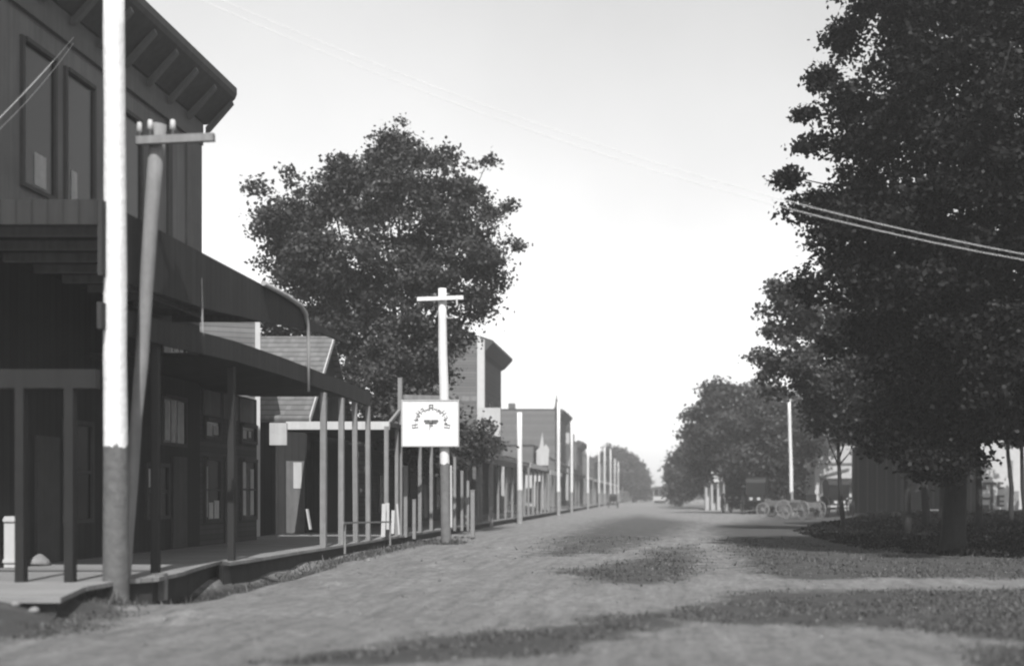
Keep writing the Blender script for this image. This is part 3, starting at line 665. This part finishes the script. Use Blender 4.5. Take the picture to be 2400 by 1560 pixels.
# ------------------------------------------------------------------ right side buildings
Rw = Thing('gabled_white_store', (16, 112, 0), 'white store front with a round painted letter and shed awning behind the black buggy', 'building')
xa, xb = P(1912, 0, 112).x, P(2040, 0, 112).x
Rw.part('wall', MB().box(xa, xb, 112, 120, 0, 7.2), M['offwhite'])
Rw.part('corner_board', MB().box(xa-.12, xa+.35, 111.9, 111.997, 0, 7.2), M['white'])
Rw.part('sill_band', MB().box(xa+.4, xb, 111.93, 111.997, P(0, 1084, 112).z, P(0, 1089, 112).z), M['midtrim'])
Rw.part('awning', MB().prism([(112-.003, 3.2), (111.3, 3.0), (111.3, 3.1), (112-.003, 3.3)], 0, xa+.4, xb), M['darkshingle'])
Rw.part('awning_edge', MB().box(xa+.4, xb, 111.2, 111.297, 2.8, 3.15), M['darktrim'])
Rw.part('rake_board', MB().bar(P(1920, 1117, 111.9), P(1990, 1098, 111.9), .06, .2), M['midtrim'])
for x in (1926, 1935, 1944): q = P(x, 1160, 111.3); Rw.part('post', MB().bar((q.x, 111.35, 0), (q.x, 111.35, 2.79), .12), M['midtrim'])
le = MB(); q = P(1953, 1065, 111.94)
for i in range(16):
    a0 = R(40+i*290/16); a1 = R(40+(i+1)*290/16); le.bar(q+Vector((math.cos(a0)*.55, 0, math.sin(a0)*.85)), q+Vector((math.cos(a1)*.55, 0, math.sin(a1)*.85)), .08, .18)
le.bar(q+Vector((.05, 0, -.1)), q+Vector((.56, 0, -.1)), .082, .16)
Rw.part('letter', le, M['midtrim']); Rw.part('dash_mark', MB().bar(q+Vector((-1.45, 0, -.0)), q+Vector((-1.0, 0, .0)), .08, .18), M['midtrim'])

Sh = Thing('board_shed', (20, 97, 0), 'dark vertical board shed in deep shade behind the big right tree', 'shed')
Sh.part('wall', MB().box(P(2003,0,96).x, P(2288,0,96).x, 96, 97.4, 0, 5.6), M['darkpanel'])
Sh.part('roof', MB().prism([(95.7, 5.603), (97.6, 6.2), (97.6, 6.35), (95.7, 5.75)], 0, P(2001,0,96).x, P(2296,0,96).x), M['darkshingle'])
bt = MB()
for x in range(2010, 2285, 22): bt.box(P(x,0,96).x, P(x+3,0,96).x, 95.94, 95.997, .1, 5.5)
Sh.part('battens', bt, M['darktrim'])
Sh.part('door', MB().box(P(2110,0,96).x, P(2170,0,96).x, 95.9, 95.935, .1, 3.0), M['darktrim'])

Pb = Thing('poster_building', (28, 99, 0), 'bright white wall covered in large dark painted letters at the right edge', 'building')
xa = P(2294, 0, 98).x; xb = P(2620, 0, 98).x
Pb.part('wall', MB().box(xa, xb, 98, 108, 0, 7.5), M['white'])
Pb.part('roof', MB().box(xa-.3, xb+.3, 97.7, 108.3, 7.503, 7.7), M['darkshingle'])
def letters(name, groups, m):
    for g_ in groups:
        mb = MB()
        for k_, (x0, y0, x1, y1) in enumerate(g_):
            a = P(x0, y0, 97.97); b = P(x1, y1, 97.97); mb.box(min(a.x, b.x), max(a.x, b.x), 97.95-.003*k_, 97.996, min(a.z, b.z), max(a.z, b.z))
        Pb.part(name, mb, M[m])
letters('letter', [[(2302,1129,2312,1147)], [(2312,1129,2336,1135),(2321,1134,2328,1196)], [(2338,1128,2344,1146),(2343,1129,2352,1133),(2343,1140,2353,1144)], [(2336,1160,2343,1186),(2342,1160,2354,1164),(2342,1172,2353,1176),(2342,1182,2354,1186)], [(2303,1165,2320,1170)], [(2303,1182,2318,1196)]], 'ink')
letters('faded_letter', [[(2300,1076,2306,1092),(2305,1086,2312,1092)], [(2313,1080,2322,1098)], [(2362,1078,2374,1118)], [(2392,1080,2400,1110)], [(2378,1150,2388,1198)]], 'greyink')

Cb = Thing('columned_house', (6.6, 137, 0), 'distant white house with a columned front and rooftop finial under the right trees', 'house')
Cb.part('wall', MB().box(5.4, 8.3, 137, 143, 0, 3.2), M['offwhite'])
Cb.part('pediment', MB().prism([(5.2, 3.2), (8.4, 3.2), (6.6, 4.3), (6.0, 4.3)], 1, 135.6, 142), M['white'])
for x in (5.35, 6.0, 6.7, 7.4, 8.1): Cb.part('column', MB().tube([(x, 135.9, 0), (x, 135.9, 3.2)], .12, 8), M['offwhite'])
Cb.part('finial', MB().bar((6.1, 137, 4.2), (6.1, 137, 5.2), .18), M['offwhite'])
window_y(Cb, 137, 6.15, 6.55, .8, 2.4, 'midtrim'); window_y(Cb, 137, 7.55, 7.95, .8, 2.4, 'midtrim')
for x, Y, h, l in ((1763, 130, 1.2, 'short white post standing in the shade beyond the dark buggy'), (1738, 118, .5, 'tiny white stump post at the edge of the right verge')):
    q = P(x, 1165, Y); tag(MB().bar((q.x, Y, 0), (q.x, Y, h+1.2), .22).box(q.x-.16, q.x+.16, Y-.16, Y+.16, h+1.2, h+1.28).build('marker_post', M['white']), l, 'post')
Bn = Thing('bench', (19, 80, 0), 'low pale plank bench in the shade under the big right tree', 'bench')
a = P(2160, 1202, 80); b = P(2228, 1202, 80); zs = .75
Bn.part('seat', MB().box(a.x, b.x, 79.8, 80.2, zs-.06, zs), M['post']); Bn.part('leg', MB().box(a.x, a.x+.12, 79.82, 80.18, .2, zs-.062), M['post']); Bn.part('leg', MB().box(b.x-.12, b.x, 79.82, 80.18, .2, zs-.062), M['offwhite'])
# stones
for i, (x, y, r) in enumerate(((37, 1455, .055), (80, 1455, .06), (6, 1432, .07), (862, 1318, .06))):
    q = G(x, y); q.z = float(gheight(np.array([q.x]), np.array([q.y]))[0]) + r*.4
    mb = MB(); n_ = 8
    pts = [q+Vector((0, 0, -r*.7)), q+Vector((0, 0, -r*.1)), q+Vector((r*.1, 0, r*.45)), q+Vector((0, 0, r*.62))]
    mb.tube(pts, [r*1.1, r*1.25, r*.8, r*.2], n_); mb.v = [tuple(Vector(v)+Vector([random.uniform(-.15, .15)*r for _ in range(3)])) for v in mb.v]
    tag(mb.build('stone', M['stone'], smooth=True), ['small pale stone at lower left, left one of a pair', 'small pale stone at lower left, right one of a pair', 'pale stone at the extreme left edge of the dirt', 'small white stone on the road in front of the awning posts'][i], 'stone', 'loose stones')
# stub post by near walk
tag(MB().bar(G(378, 1392)-Vector((0,0,.1)), G(378, 1392)+Vector((0,0,.36)), .16).build('stub_post', M['midtrim']), 'short grey stub post at the near end of the boardwalk by the thick pole', 'post')

# wires
def wire(label, a, b, sag, r, group):
    a = Vector(a); b = Vector(b); pts = []
    for i in range(25):
        k = i/24; p = a.lerp(b, k); p.z -= 4*sag*k*(1-k); pts.append(p)
    tag(MB().tube(pts, r, 5).build('wire', M['wire'], smooth=True), label, 'wire', group)
# right wires pass (1890,507) and (2400,588) in front of the big tree
wire('upper of two pale wires crossing in front of the big right tree', (-8.62, 19.3, 10.4), (14.2, 21.9, 5.3), 1.23, .006, 'wires over the street')
wire('lower of two pale wires crossing in front of the big right tree', (-8.62, 19.3, 10.25), (14.2, 21.9, 5.28), 1.27, .006, 'wires over the street')
q0 = P(172, 88, 24.6); q1 = P(-160, 425, 18)
wire('upper of two thin wires slanting down to the left from the store cornice', q0, q1, .1, .005, 'service wires of the store')
wire('lower of two thin wires slanting down to the left from the store cornice', q0+Vector((0,0,-.12)), q1+Vector((0,0,-.05)), .22, .005, 'service wires of the store')

# ------------------------------------------------------------------ trees
def tree(name, label, base, lobes, nleaf, leaf, m, tr=.3, clump=.7, group=None, seed=1, cat='tree', limbs=True, fork=None, shell=.55, surf=1.0):
    """lobes: list of (centre Vector, (rx,ry,rz))"""
    g = np.random.default_rng(seed); random.seed(seed)
    T = Thing(name, base, label, cat, group); base = Vector(base)
    cs = np.array([tuple(c) for c, r in lobes]); rs = np.array([r for c, r in lobes])
    vol = rs.prod(1)**(.75); prob = np.maximum(vol/vol.sum(), .0045); prob /= prob.sum()
    ncl = max(12, int(nleaf/125)); li = g.choice(len(lobes), ncl, p=prob)
    d = g.normal(size=(ncl, 3)); d /= np.linalg.norm(d, axis=1, keepdims=True)
    rad = g.random(ncl)**(1/2.2)
    rad = shell*np.sqrt(rad)+(1-shell)*rad
    rad = rad*.99+g.normal(0, .075*surf, ncl)
    cc = cs[li]+d*rs[li]*rad[:, None]
    cr = np.minimum(clump*g.uniform(.35, 1.15, ncl), rs[li].max(1)*1.1+.06)
    wts = cr**2; wts /= wts.sum()
    ci = g.choice(ncl, nleaf, p=wts)
    dd = g.normal(size=(nleaf, 3))*.46; dd[:, 2] *= .62
    pos = cc[ci]+dd*cr[ci][:, None]
    pos[:, 2] -= .15*cr[ci]*(np.linalg.norm(dd[:, :2], axis=1))
    # leaf frames : normals biased up/outwards, drooping tips
    nrm = g.normal(size=(nleaf, 3))*.8+np.array([0, -.15, .75])+d[ci]*.35; nrm /= np.linalg.norm(nrm, axis=1, keepdims=True)
    t = np.cross(nrm, g.normal(size=(nleaf, 3))); t /= np.linalg.norm(t, axis=1, keepdims=True); b = np.cross(nrm, t)
    s = leaf*g.uniform(.6, 1.25, nleaf)[:, None]
    P0 = pos-t*s*.5; P1 = pos+b*s*.42+t*s*.05-nrm*s*.08; P2 = pos+t*s*.6-nrm*s*.12; P3 = pos-b*s*.42+t*s*.05-nrm*s*.08
    v = np.stack([P0, P1, P2, P3], 1).reshape(-1, 3)-np.array(tuple(base))
    o = npmesh('crown', v, np.arange(4*nleaf).reshape(-1, 4), M[m], T.o)
    mb = MB(); top = Vector(cs.mean(0)) if fork is None else Vector(fork)
    pts = [base+Vector((0,0,-.3)), base+Vector((.02,0,.4))]; radl = [tr*1.35, tr*1.02]
    for k in (.3, .6, 1): q = base.lerp(top, k); q += Vector((random.uniform(-.1,.1), random.uniform(-.1,.1), 0)); pts.append(q); radl.append(tr*(1-.5*k))
    mb.tube(pts, radl, 12)
    if limbs:
        for c, r in lobes:
            c = Vector(c)
            if max(r) < .9:
                big = min((Vector(c2) for c2, r2 in lobes if max(r2) > 1.0), key=lambda q: (q-c).length)
                md = big.lerp(c, .6)+Vector((0, 0, -.15)); mb.tube([big, md, c], [tr*.09, tr*.06, tr*.02], 5); continue
            st = pts[2].lerp(pts[-1], random.uniform(.1, .95)); mid = st.lerp(c, .5)+Vector((random.uniform(-.3,.3), random.uniform(-.3,.3), -.3))
            mb.tube([st, mid, c], [tr*.38, tr*.22, tr*.06], 7)
            for _ in range(4):
                e_ = c+Vector([random.uniform(-.8,.8)*k for k in r]); mb.tube([mid.lerp(c, random.random()), e_], [tr*.12, tr*.03], 5)
    T.part('trunk', mb, M['bark'], smooth=True)
    return T
def LP(lst, dy=1.0):
    out = []
    for (x, y, Y, rx, ry) in lst:
        a = rx/F*Y; c = ry/F*Y; out.append((P(x, y, Y), (a, (a+c)/2*dy, c)))
    return out
# middle tree on the left
lob = LP([(690,480,51,60,50),(770,430,51,50,50),(690,775,54,95,55),(640,715,54,50,55),(745,500,51,60,60),(720,620,51,80,70),(820,450,51,70,70),(660,600,51,50,50),(960,470,51,165,140),(880,430,52,90,90),(1090,480,51,75,100),(690,545,50,80,80),(640,520,51,45,50),(930,350,51,70,45),(830,620,51,165,110),(1080,590,50,95,120),(1140,640,51,45,60),(980,700,51,170,120),(1120,690,50,45,30),
          (760,690,52,110,90),(880,860,50,140,110),(990,820,50,80,100),(810,780,51,100,80),(960,960,49,110,80),(1080,1010,52,60,60),(1010,1070,49,80,45),(1120,1050,54,50,55),(1215,575,51,22,10),(678,405,50,12,28),(1145,372,51,16,22),(1050,370,51,14,40),(800,395,51,18,40),(930,300,51,14,26),(1195,480,51,14,20),(1170,700,51,22,22),(612,450,50,14,30)])
tree('shade_tree', 'large bushy tree rising above the left hand shops behind the sign', (-11.3, 52.5, .2), lob, 100000, .165, 'leafA', .34, .75, shell=.35, seed=11, group='street trees', fork=P(930, 760, 52))
# big right tree
lob = LP([(2160,60,32,165,140),(2060,250,32,120,120),(2280,230,31,190,190),(2070,430,33,130,130),(2300,500,32,230,200),(2140,600,32,190,150),(2020,600,33,120,120),(2230,790,33,230,170),(2060,760,34,120,110),
          (2360,880,32,190,130),(2180,930,34,160,90),(2460,100,32,220,200),(2560,500,33,220,260),(2600,850,33,220,190),(2330,-120,32,260,160),(2050,-60,33,90,80),(2330,980,34,140,42),(1960,500,33,60,60),(1985,330,33,55,60),(1845,412,32.5,20,16),(1890,265,33,16,14),(1925,180,33,18,22),(1975,80,33,25,35),(1880,340,33,20,12),(1890,640,33,25,60),(1900,470,33,40,30),(2330,1005,32,120,28),(2190,1040,33,120,50),(2100,1010,34,80,60),(2180,1085,31,70,22)], 1.35)
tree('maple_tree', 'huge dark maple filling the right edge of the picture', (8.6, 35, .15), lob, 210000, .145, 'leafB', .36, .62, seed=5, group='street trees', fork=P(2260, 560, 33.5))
lob = LP([(1905,740,56,100,90),(1855,850,55,80,70),(1960,870,56,110,90),(2060,860,57,110,100),(2015,1005,56,65,45),(1925,945,56,45,60),(1980,960,56,80,60),(2090,990,57,100,75),(1825,690,56,35,35),(1800,780,56,28,25),(1790,880,56,25,20),(2150,1010,58,80,60)])
tree('maple_tree', 'smaller lighter maple with thin trunk between the huge maple and the white pole', (8.6, 56, .1), lob, 42000, .2, 'leafA', .115, .7, seed=8, group='street trees', fork=P(1965, 920, 56))
lob = LP([(1700,985,113,80,70),(1790,980,112,90,75),(1760,1060,112,100,75),(1850,1050,110,70,90),(1655,1050,114,50,70),(1890,990,110,60,60),(1690,915,112,50,22),(1625,965,113,22,18),(1830,1125,110,60,28),(1615,1010,113,20,16),(1760,915,112,50,25)], 1.0)
tree('shade_tree', 'broad rounded shade tree with wispy top left of the right white pole', (9.4, 113, 0), lob, 60000, .34, 'leafA', .5, 1.25, seed=21, group='street trees', fork=P(1780, 1030, 112))
lob = LP([(1640,1090,150,55,70),(1700,1050,145,60,70),(1605,1110,165,40,55),(1590,1140,180,35,35),(1660,1020,148,40,45)])
tree('shade_tree', 'smooth distant tree right of the road end beside the columned house', (6.8, 156, 0), lob, 30000, .42, 'leafA', .5, 1.4, seed=22, group='street trees')
lob = LP([(1592,1122,230,24,36),(1578,1142,240,16,20),(1615,1100,215,25,35)])
tree('shade_tree', 'farthest pale tree on the right of the road end', (4.0, 230, 0), lob, 14000, .5, 'leafC', .5, 1.1, seed=23, group='street trees')
lob = LP([(1500,1125,290,24,42),(1475,1110,285,32,50),(1510,1150,300,18,22)])
tree('shade_tree', 'rounded distant tree left of the road end behind the white fence', (-6.2, 292, 0), lob, 16000, .6, 'leafC', .5, 1.4, seed=24, group='street trees')
lob = LP([(1440,1070,272,32,25),(1430,1110,272,30,50),(1460,1095,275,30,40)])
tree('shade_tree', 'distant spreading tree behind the last poles of the left row', (-10.8, 275, 0), lob, 14000, .6, 'leafC', .5, 1.4, seed=25, group='street trees')
lob = [(Vector((17.5,46,7.5)), (5,5,4)), (Vector((15,44,10.5)), (4,4,4)), (Vector((20,48,9)), (4.5,4,4)), (Vector((14.5,42,5.6)), (3,3,2))]
tree('maple_tree', 'second big dark maple added behind the huge one to deepen the shade at the right edge', (18.2, 47, .3), lob, 40000, .22, 'leafB', .35, .8, seed=41, group='street trees')  # tree put in to deepen the shade around the huge maple
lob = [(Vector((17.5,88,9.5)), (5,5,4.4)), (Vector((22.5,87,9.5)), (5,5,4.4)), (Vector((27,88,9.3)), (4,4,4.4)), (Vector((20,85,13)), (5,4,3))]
tree('maple_tree', 'dark maple added to shade the front of the board shed', (21.6, 87, .3), lob, 40000, .3, 'leafB', .4, 1.0, seed=42, group='street trees')  # hidden tree, placed to throw shade on the shed wall
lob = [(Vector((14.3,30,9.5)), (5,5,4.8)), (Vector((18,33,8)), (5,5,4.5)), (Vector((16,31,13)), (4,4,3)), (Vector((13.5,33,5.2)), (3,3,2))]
tree('maple_tree', 'dark maple added mostly outside the right edge to widen the shade beside the huge one', (16.8, 31.5, .3), lob, 36000, .24, 'leafB', .4, .9, seed=43, group='street trees')  # mostly unseen tree added to extend the shadow and block sky light
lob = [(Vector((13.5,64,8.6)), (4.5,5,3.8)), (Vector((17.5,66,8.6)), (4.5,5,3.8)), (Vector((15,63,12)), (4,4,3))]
tree('maple_tree', 'dark maple added half hidden to shade the ground between the huge maple and the board shed', (15.8, 66, .3), lob, 30000, .28, 'leafB', .35, .95, seed=44, group='street trees')  # crown added to close a sunlit gap on the ground
for x, Y, rr_, l in ((2120, 50, .17, 'dark slender trunk standing left of the huge maple trunk'), (2165, 58, .2, 'dark trunk between the slender one and the huge maple trunk'), (2288, 52, .16, 'dark slender trunk close on the right of the huge maple trunk')):
    q = P(x, 1100, Y); lob = [(P(x+5, 950, Y), (2.2, 1.8, 1.3)), (P(x-5, 890, Y), (1.8, 1.8, 1.6))]
    tree('young_tree', l, (q.x+.1, Y, .3), lob, 7000, .19, 'leafB', rr_, .6, seed=70+x, group='young trees around the huge maple', limbs=False)
# slim trunks at the right edge
for x, Y, l in ((2357, 62, 'slim dark young tree before the lettered white wall, left one of two'), (2391, 62, 'slim dark young tree before the lettered white wall, right one of two')):
    q = P(x, 1100, Y); lob = [(P(x+8, 985, Y), (1.8, 1.5, 1.2)), (P(x, 930, Y), (1.5, 1.5, 1.5))]
    tree('young_tree', l, (q.x+.25, Y, .3), lob, 5000, .2, 'leafB', .14, .6, seed=30+x, group='young trees by the white wall', limbs=False)
# far tree line closing the street
v = []; nl = 60000
X_ = rng.uniform(-170, 190, nl); hh = 7+3*np.sin(X_*.13)+2.5*np.sin(X_*.37+1)+1.2*np.sin(X_*1.1)
hh = np.where(np.abs(X_-.5) < 8, 1.0, hh)
Z_ = rng.random(nl)**.7*hh; Y_ = 420+rng.normal(0, 4, nl)+np.where(np.abs(X_) < 40, 0, -0.5*np.abs(X_)); s = rng.uniform(.5, 1.3, nl)
a = rng.normal(size=(nl, 3)); a /= np.linalg.norm(a, axis=1, keepdims=True); b = np.cross(a, rng.normal(size=(nl, 3))); b /= np.linalg.norm(b, axis=1, keepdims=True)
pos = np.stack([X_, Y_, Z_], -1); v = np.stack([pos-a*s[:, None], pos+b*s[:, None]*.8, pos+a*s[:, None], pos-b*s[:, None]*.8], 1).reshape(-1, 3)
tag(npmesh('treeline', v, np.arange(4*nl).reshape(-1, 4), M['leafC']), 'faint far belt of trees closing the end of the street', 'trees', kind='stuff')
# trees screening the right background behind the shed and stores
for i, (x, Y, w, h, l) in enumerate(((2150, 125, 9, 11, 'dark background tree behind the board shed'), (2330, 130, 8, 12, 'dark background tree behind the lettered white wall'), (1960, 135, 7, 9, 'dark background tree behind the white store front'), (1840, 140, 6, 8, 'dark background tree behind the light wagons'), (1760, 150, 6, 6, 'low background tree beyond the marker post'))):
    c = P(x, 1100, Y); lob = [(Vector((c.x, Y, h*.55)), (w*.55, 3.5, h*.5)), (Vector((c.x-w*.3, Y-1, h*.35)), (w*.35, 2.5, h*.33)), (Vector((c.x+w*.3, Y, h*.4)), (w*.35, 2.5, h*.38))]
    tree('background_tree', l, (c.x, Y, 0), lob, 9000, .5, 'leafB', .3, 1.4, seed=50+i, group='trees behind the right hand buildings', limbs=False)

# ------------------------------------------------------------------ air
hz = MB().box(-720, 720, -80, 780, -1.3, 30).build('haze', bpy.data.materials.new('haze_air')); tag(hz, 'thin even summer haze filling the street', 'haze', kind='stuff')
m = hz.data.materials[0]; m.use_nodes = True; N = m.node_tree.nodes; N.clear(); o = N.new('ShaderNodeOutputMaterial'); pv = N.new('ShaderNodeVolumePrincipled')
pv.inputs['Color'].default_value = (.95, .95, .95, 1); pv.inputs['Density'].default_value = .001; pv.inputs['Anisotropy'].default_value = .2
m.node_tree.links.new(pv.outputs[0], o.inputs['Volume'])

# ------------------------------------------------------------------ sky, sun, camera
AZ, EL = R(171), R(49)
w = bpy.data.worlds.new('World'); sc.world = w; w.use_nodes = True; N = w.node_tree.nodes; L = w.node_tree.links
bg = N['Background']; sky = N.new('ShaderNodeTexSky'); sky.sky_type = 'NISHITA'; sky.sun_disc = False; sky.sun_elevation = EL; sky.sun_rotation = AZ; sky.dust_density = 1.2
sep = N.new('ShaderNodeSeparateColor'); cb = N.new('ShaderNodeCombineColor'); L.new(sky.outputs[0], sep.inputs[0])
tcs = N.new('ShaderNodeTexCoord'); cn = N.new('ShaderNodeTexNoise'); cn.inputs['Scale'].default_value = 2.2; cn.inputs['Detail'].default_value = 5; L.new(tcs.outputs['Generated'], cn.inputs['Vector'])
cr_ = N.new('ShaderNodeMapRange'); cr_.inputs[1].default_value = .3; cr_.inputs[2].default_value = .7; cr_.inputs[3].default_value = .9; cr_.inputs[4].default_value = 1.12; L.new(cn.outputs[0], cr_.inputs[0])
ad = N.new('ShaderNodeMath'); ad.operation = 'ADD'; L.new(sep.outputs[1], ad.inputs[0]); L.new(sep.outputs[2], ad.inputs[1]); hf = N.new('ShaderNodeMath'); hf.operation = 'MULTIPLY'; L.new(ad.outputs[0], hf.inputs[0]); hf.inputs[1].default_value = .5
h2 = N.new('ShaderNodeMath'); h2.operation = 'MULTIPLY'; L.new(hf.outputs[0], h2.inputs[0]); L.new(cr_.outputs[0], h2.inputs[1]); hf = h2
for i in range(3): L.new(hf.outputs[0], cb.inputs[i])      # blue-sensitive plate: blue and green light only
L.new(cb.outputs[0], bg.inputs[0]); bg.inputs[1].default_value = .15
sl = bpy.data.lights.new('sun', 'SUN'); sl.energy = 4.7; sl.angle = R(.5); sl.color = (1, .99, .98)
so = bpy.data.objects.new('sun', sl); COL.objects.link(so)
d = Vector((math.sin(AZ)*math.cos(EL), math.cos(AZ)*math.cos(EL), math.sin(EL)))
so.rotation_euler = d.to_track_quat('Z', 'Y').to_euler(); so.location = (0, 0, 60)
cd = bpy.data.cameras.new('camera'); cam = bpy.data.objects.new('camera', cd); COL.objects.link(cam)
cam.location = (0, 0, H); cam.rotation_euler = (R(90), 0, 0)
cd.sensor_width = 36; cd.lens = F/2400*36; cd.shift_x = (1200-X0)/2400; cd.shift_y = (Y0-780)/2400; cd.clip_end = 3000; cd.clip_start = .1
cd.dof.use_dof = True; cd.dof.focus_distance = 36; cd.dof.aperture_fstop = .042/.085
sc.camera = cam
sc.view_settings.view_transform = 'Standard'; sc.view_settings.look = 'None'; sc.view_settings.gamma = 1; sc.view_settings.exposure = .62
sc.cycles.volume_bounces = 1; sc.cycles.filter_width = 2.2
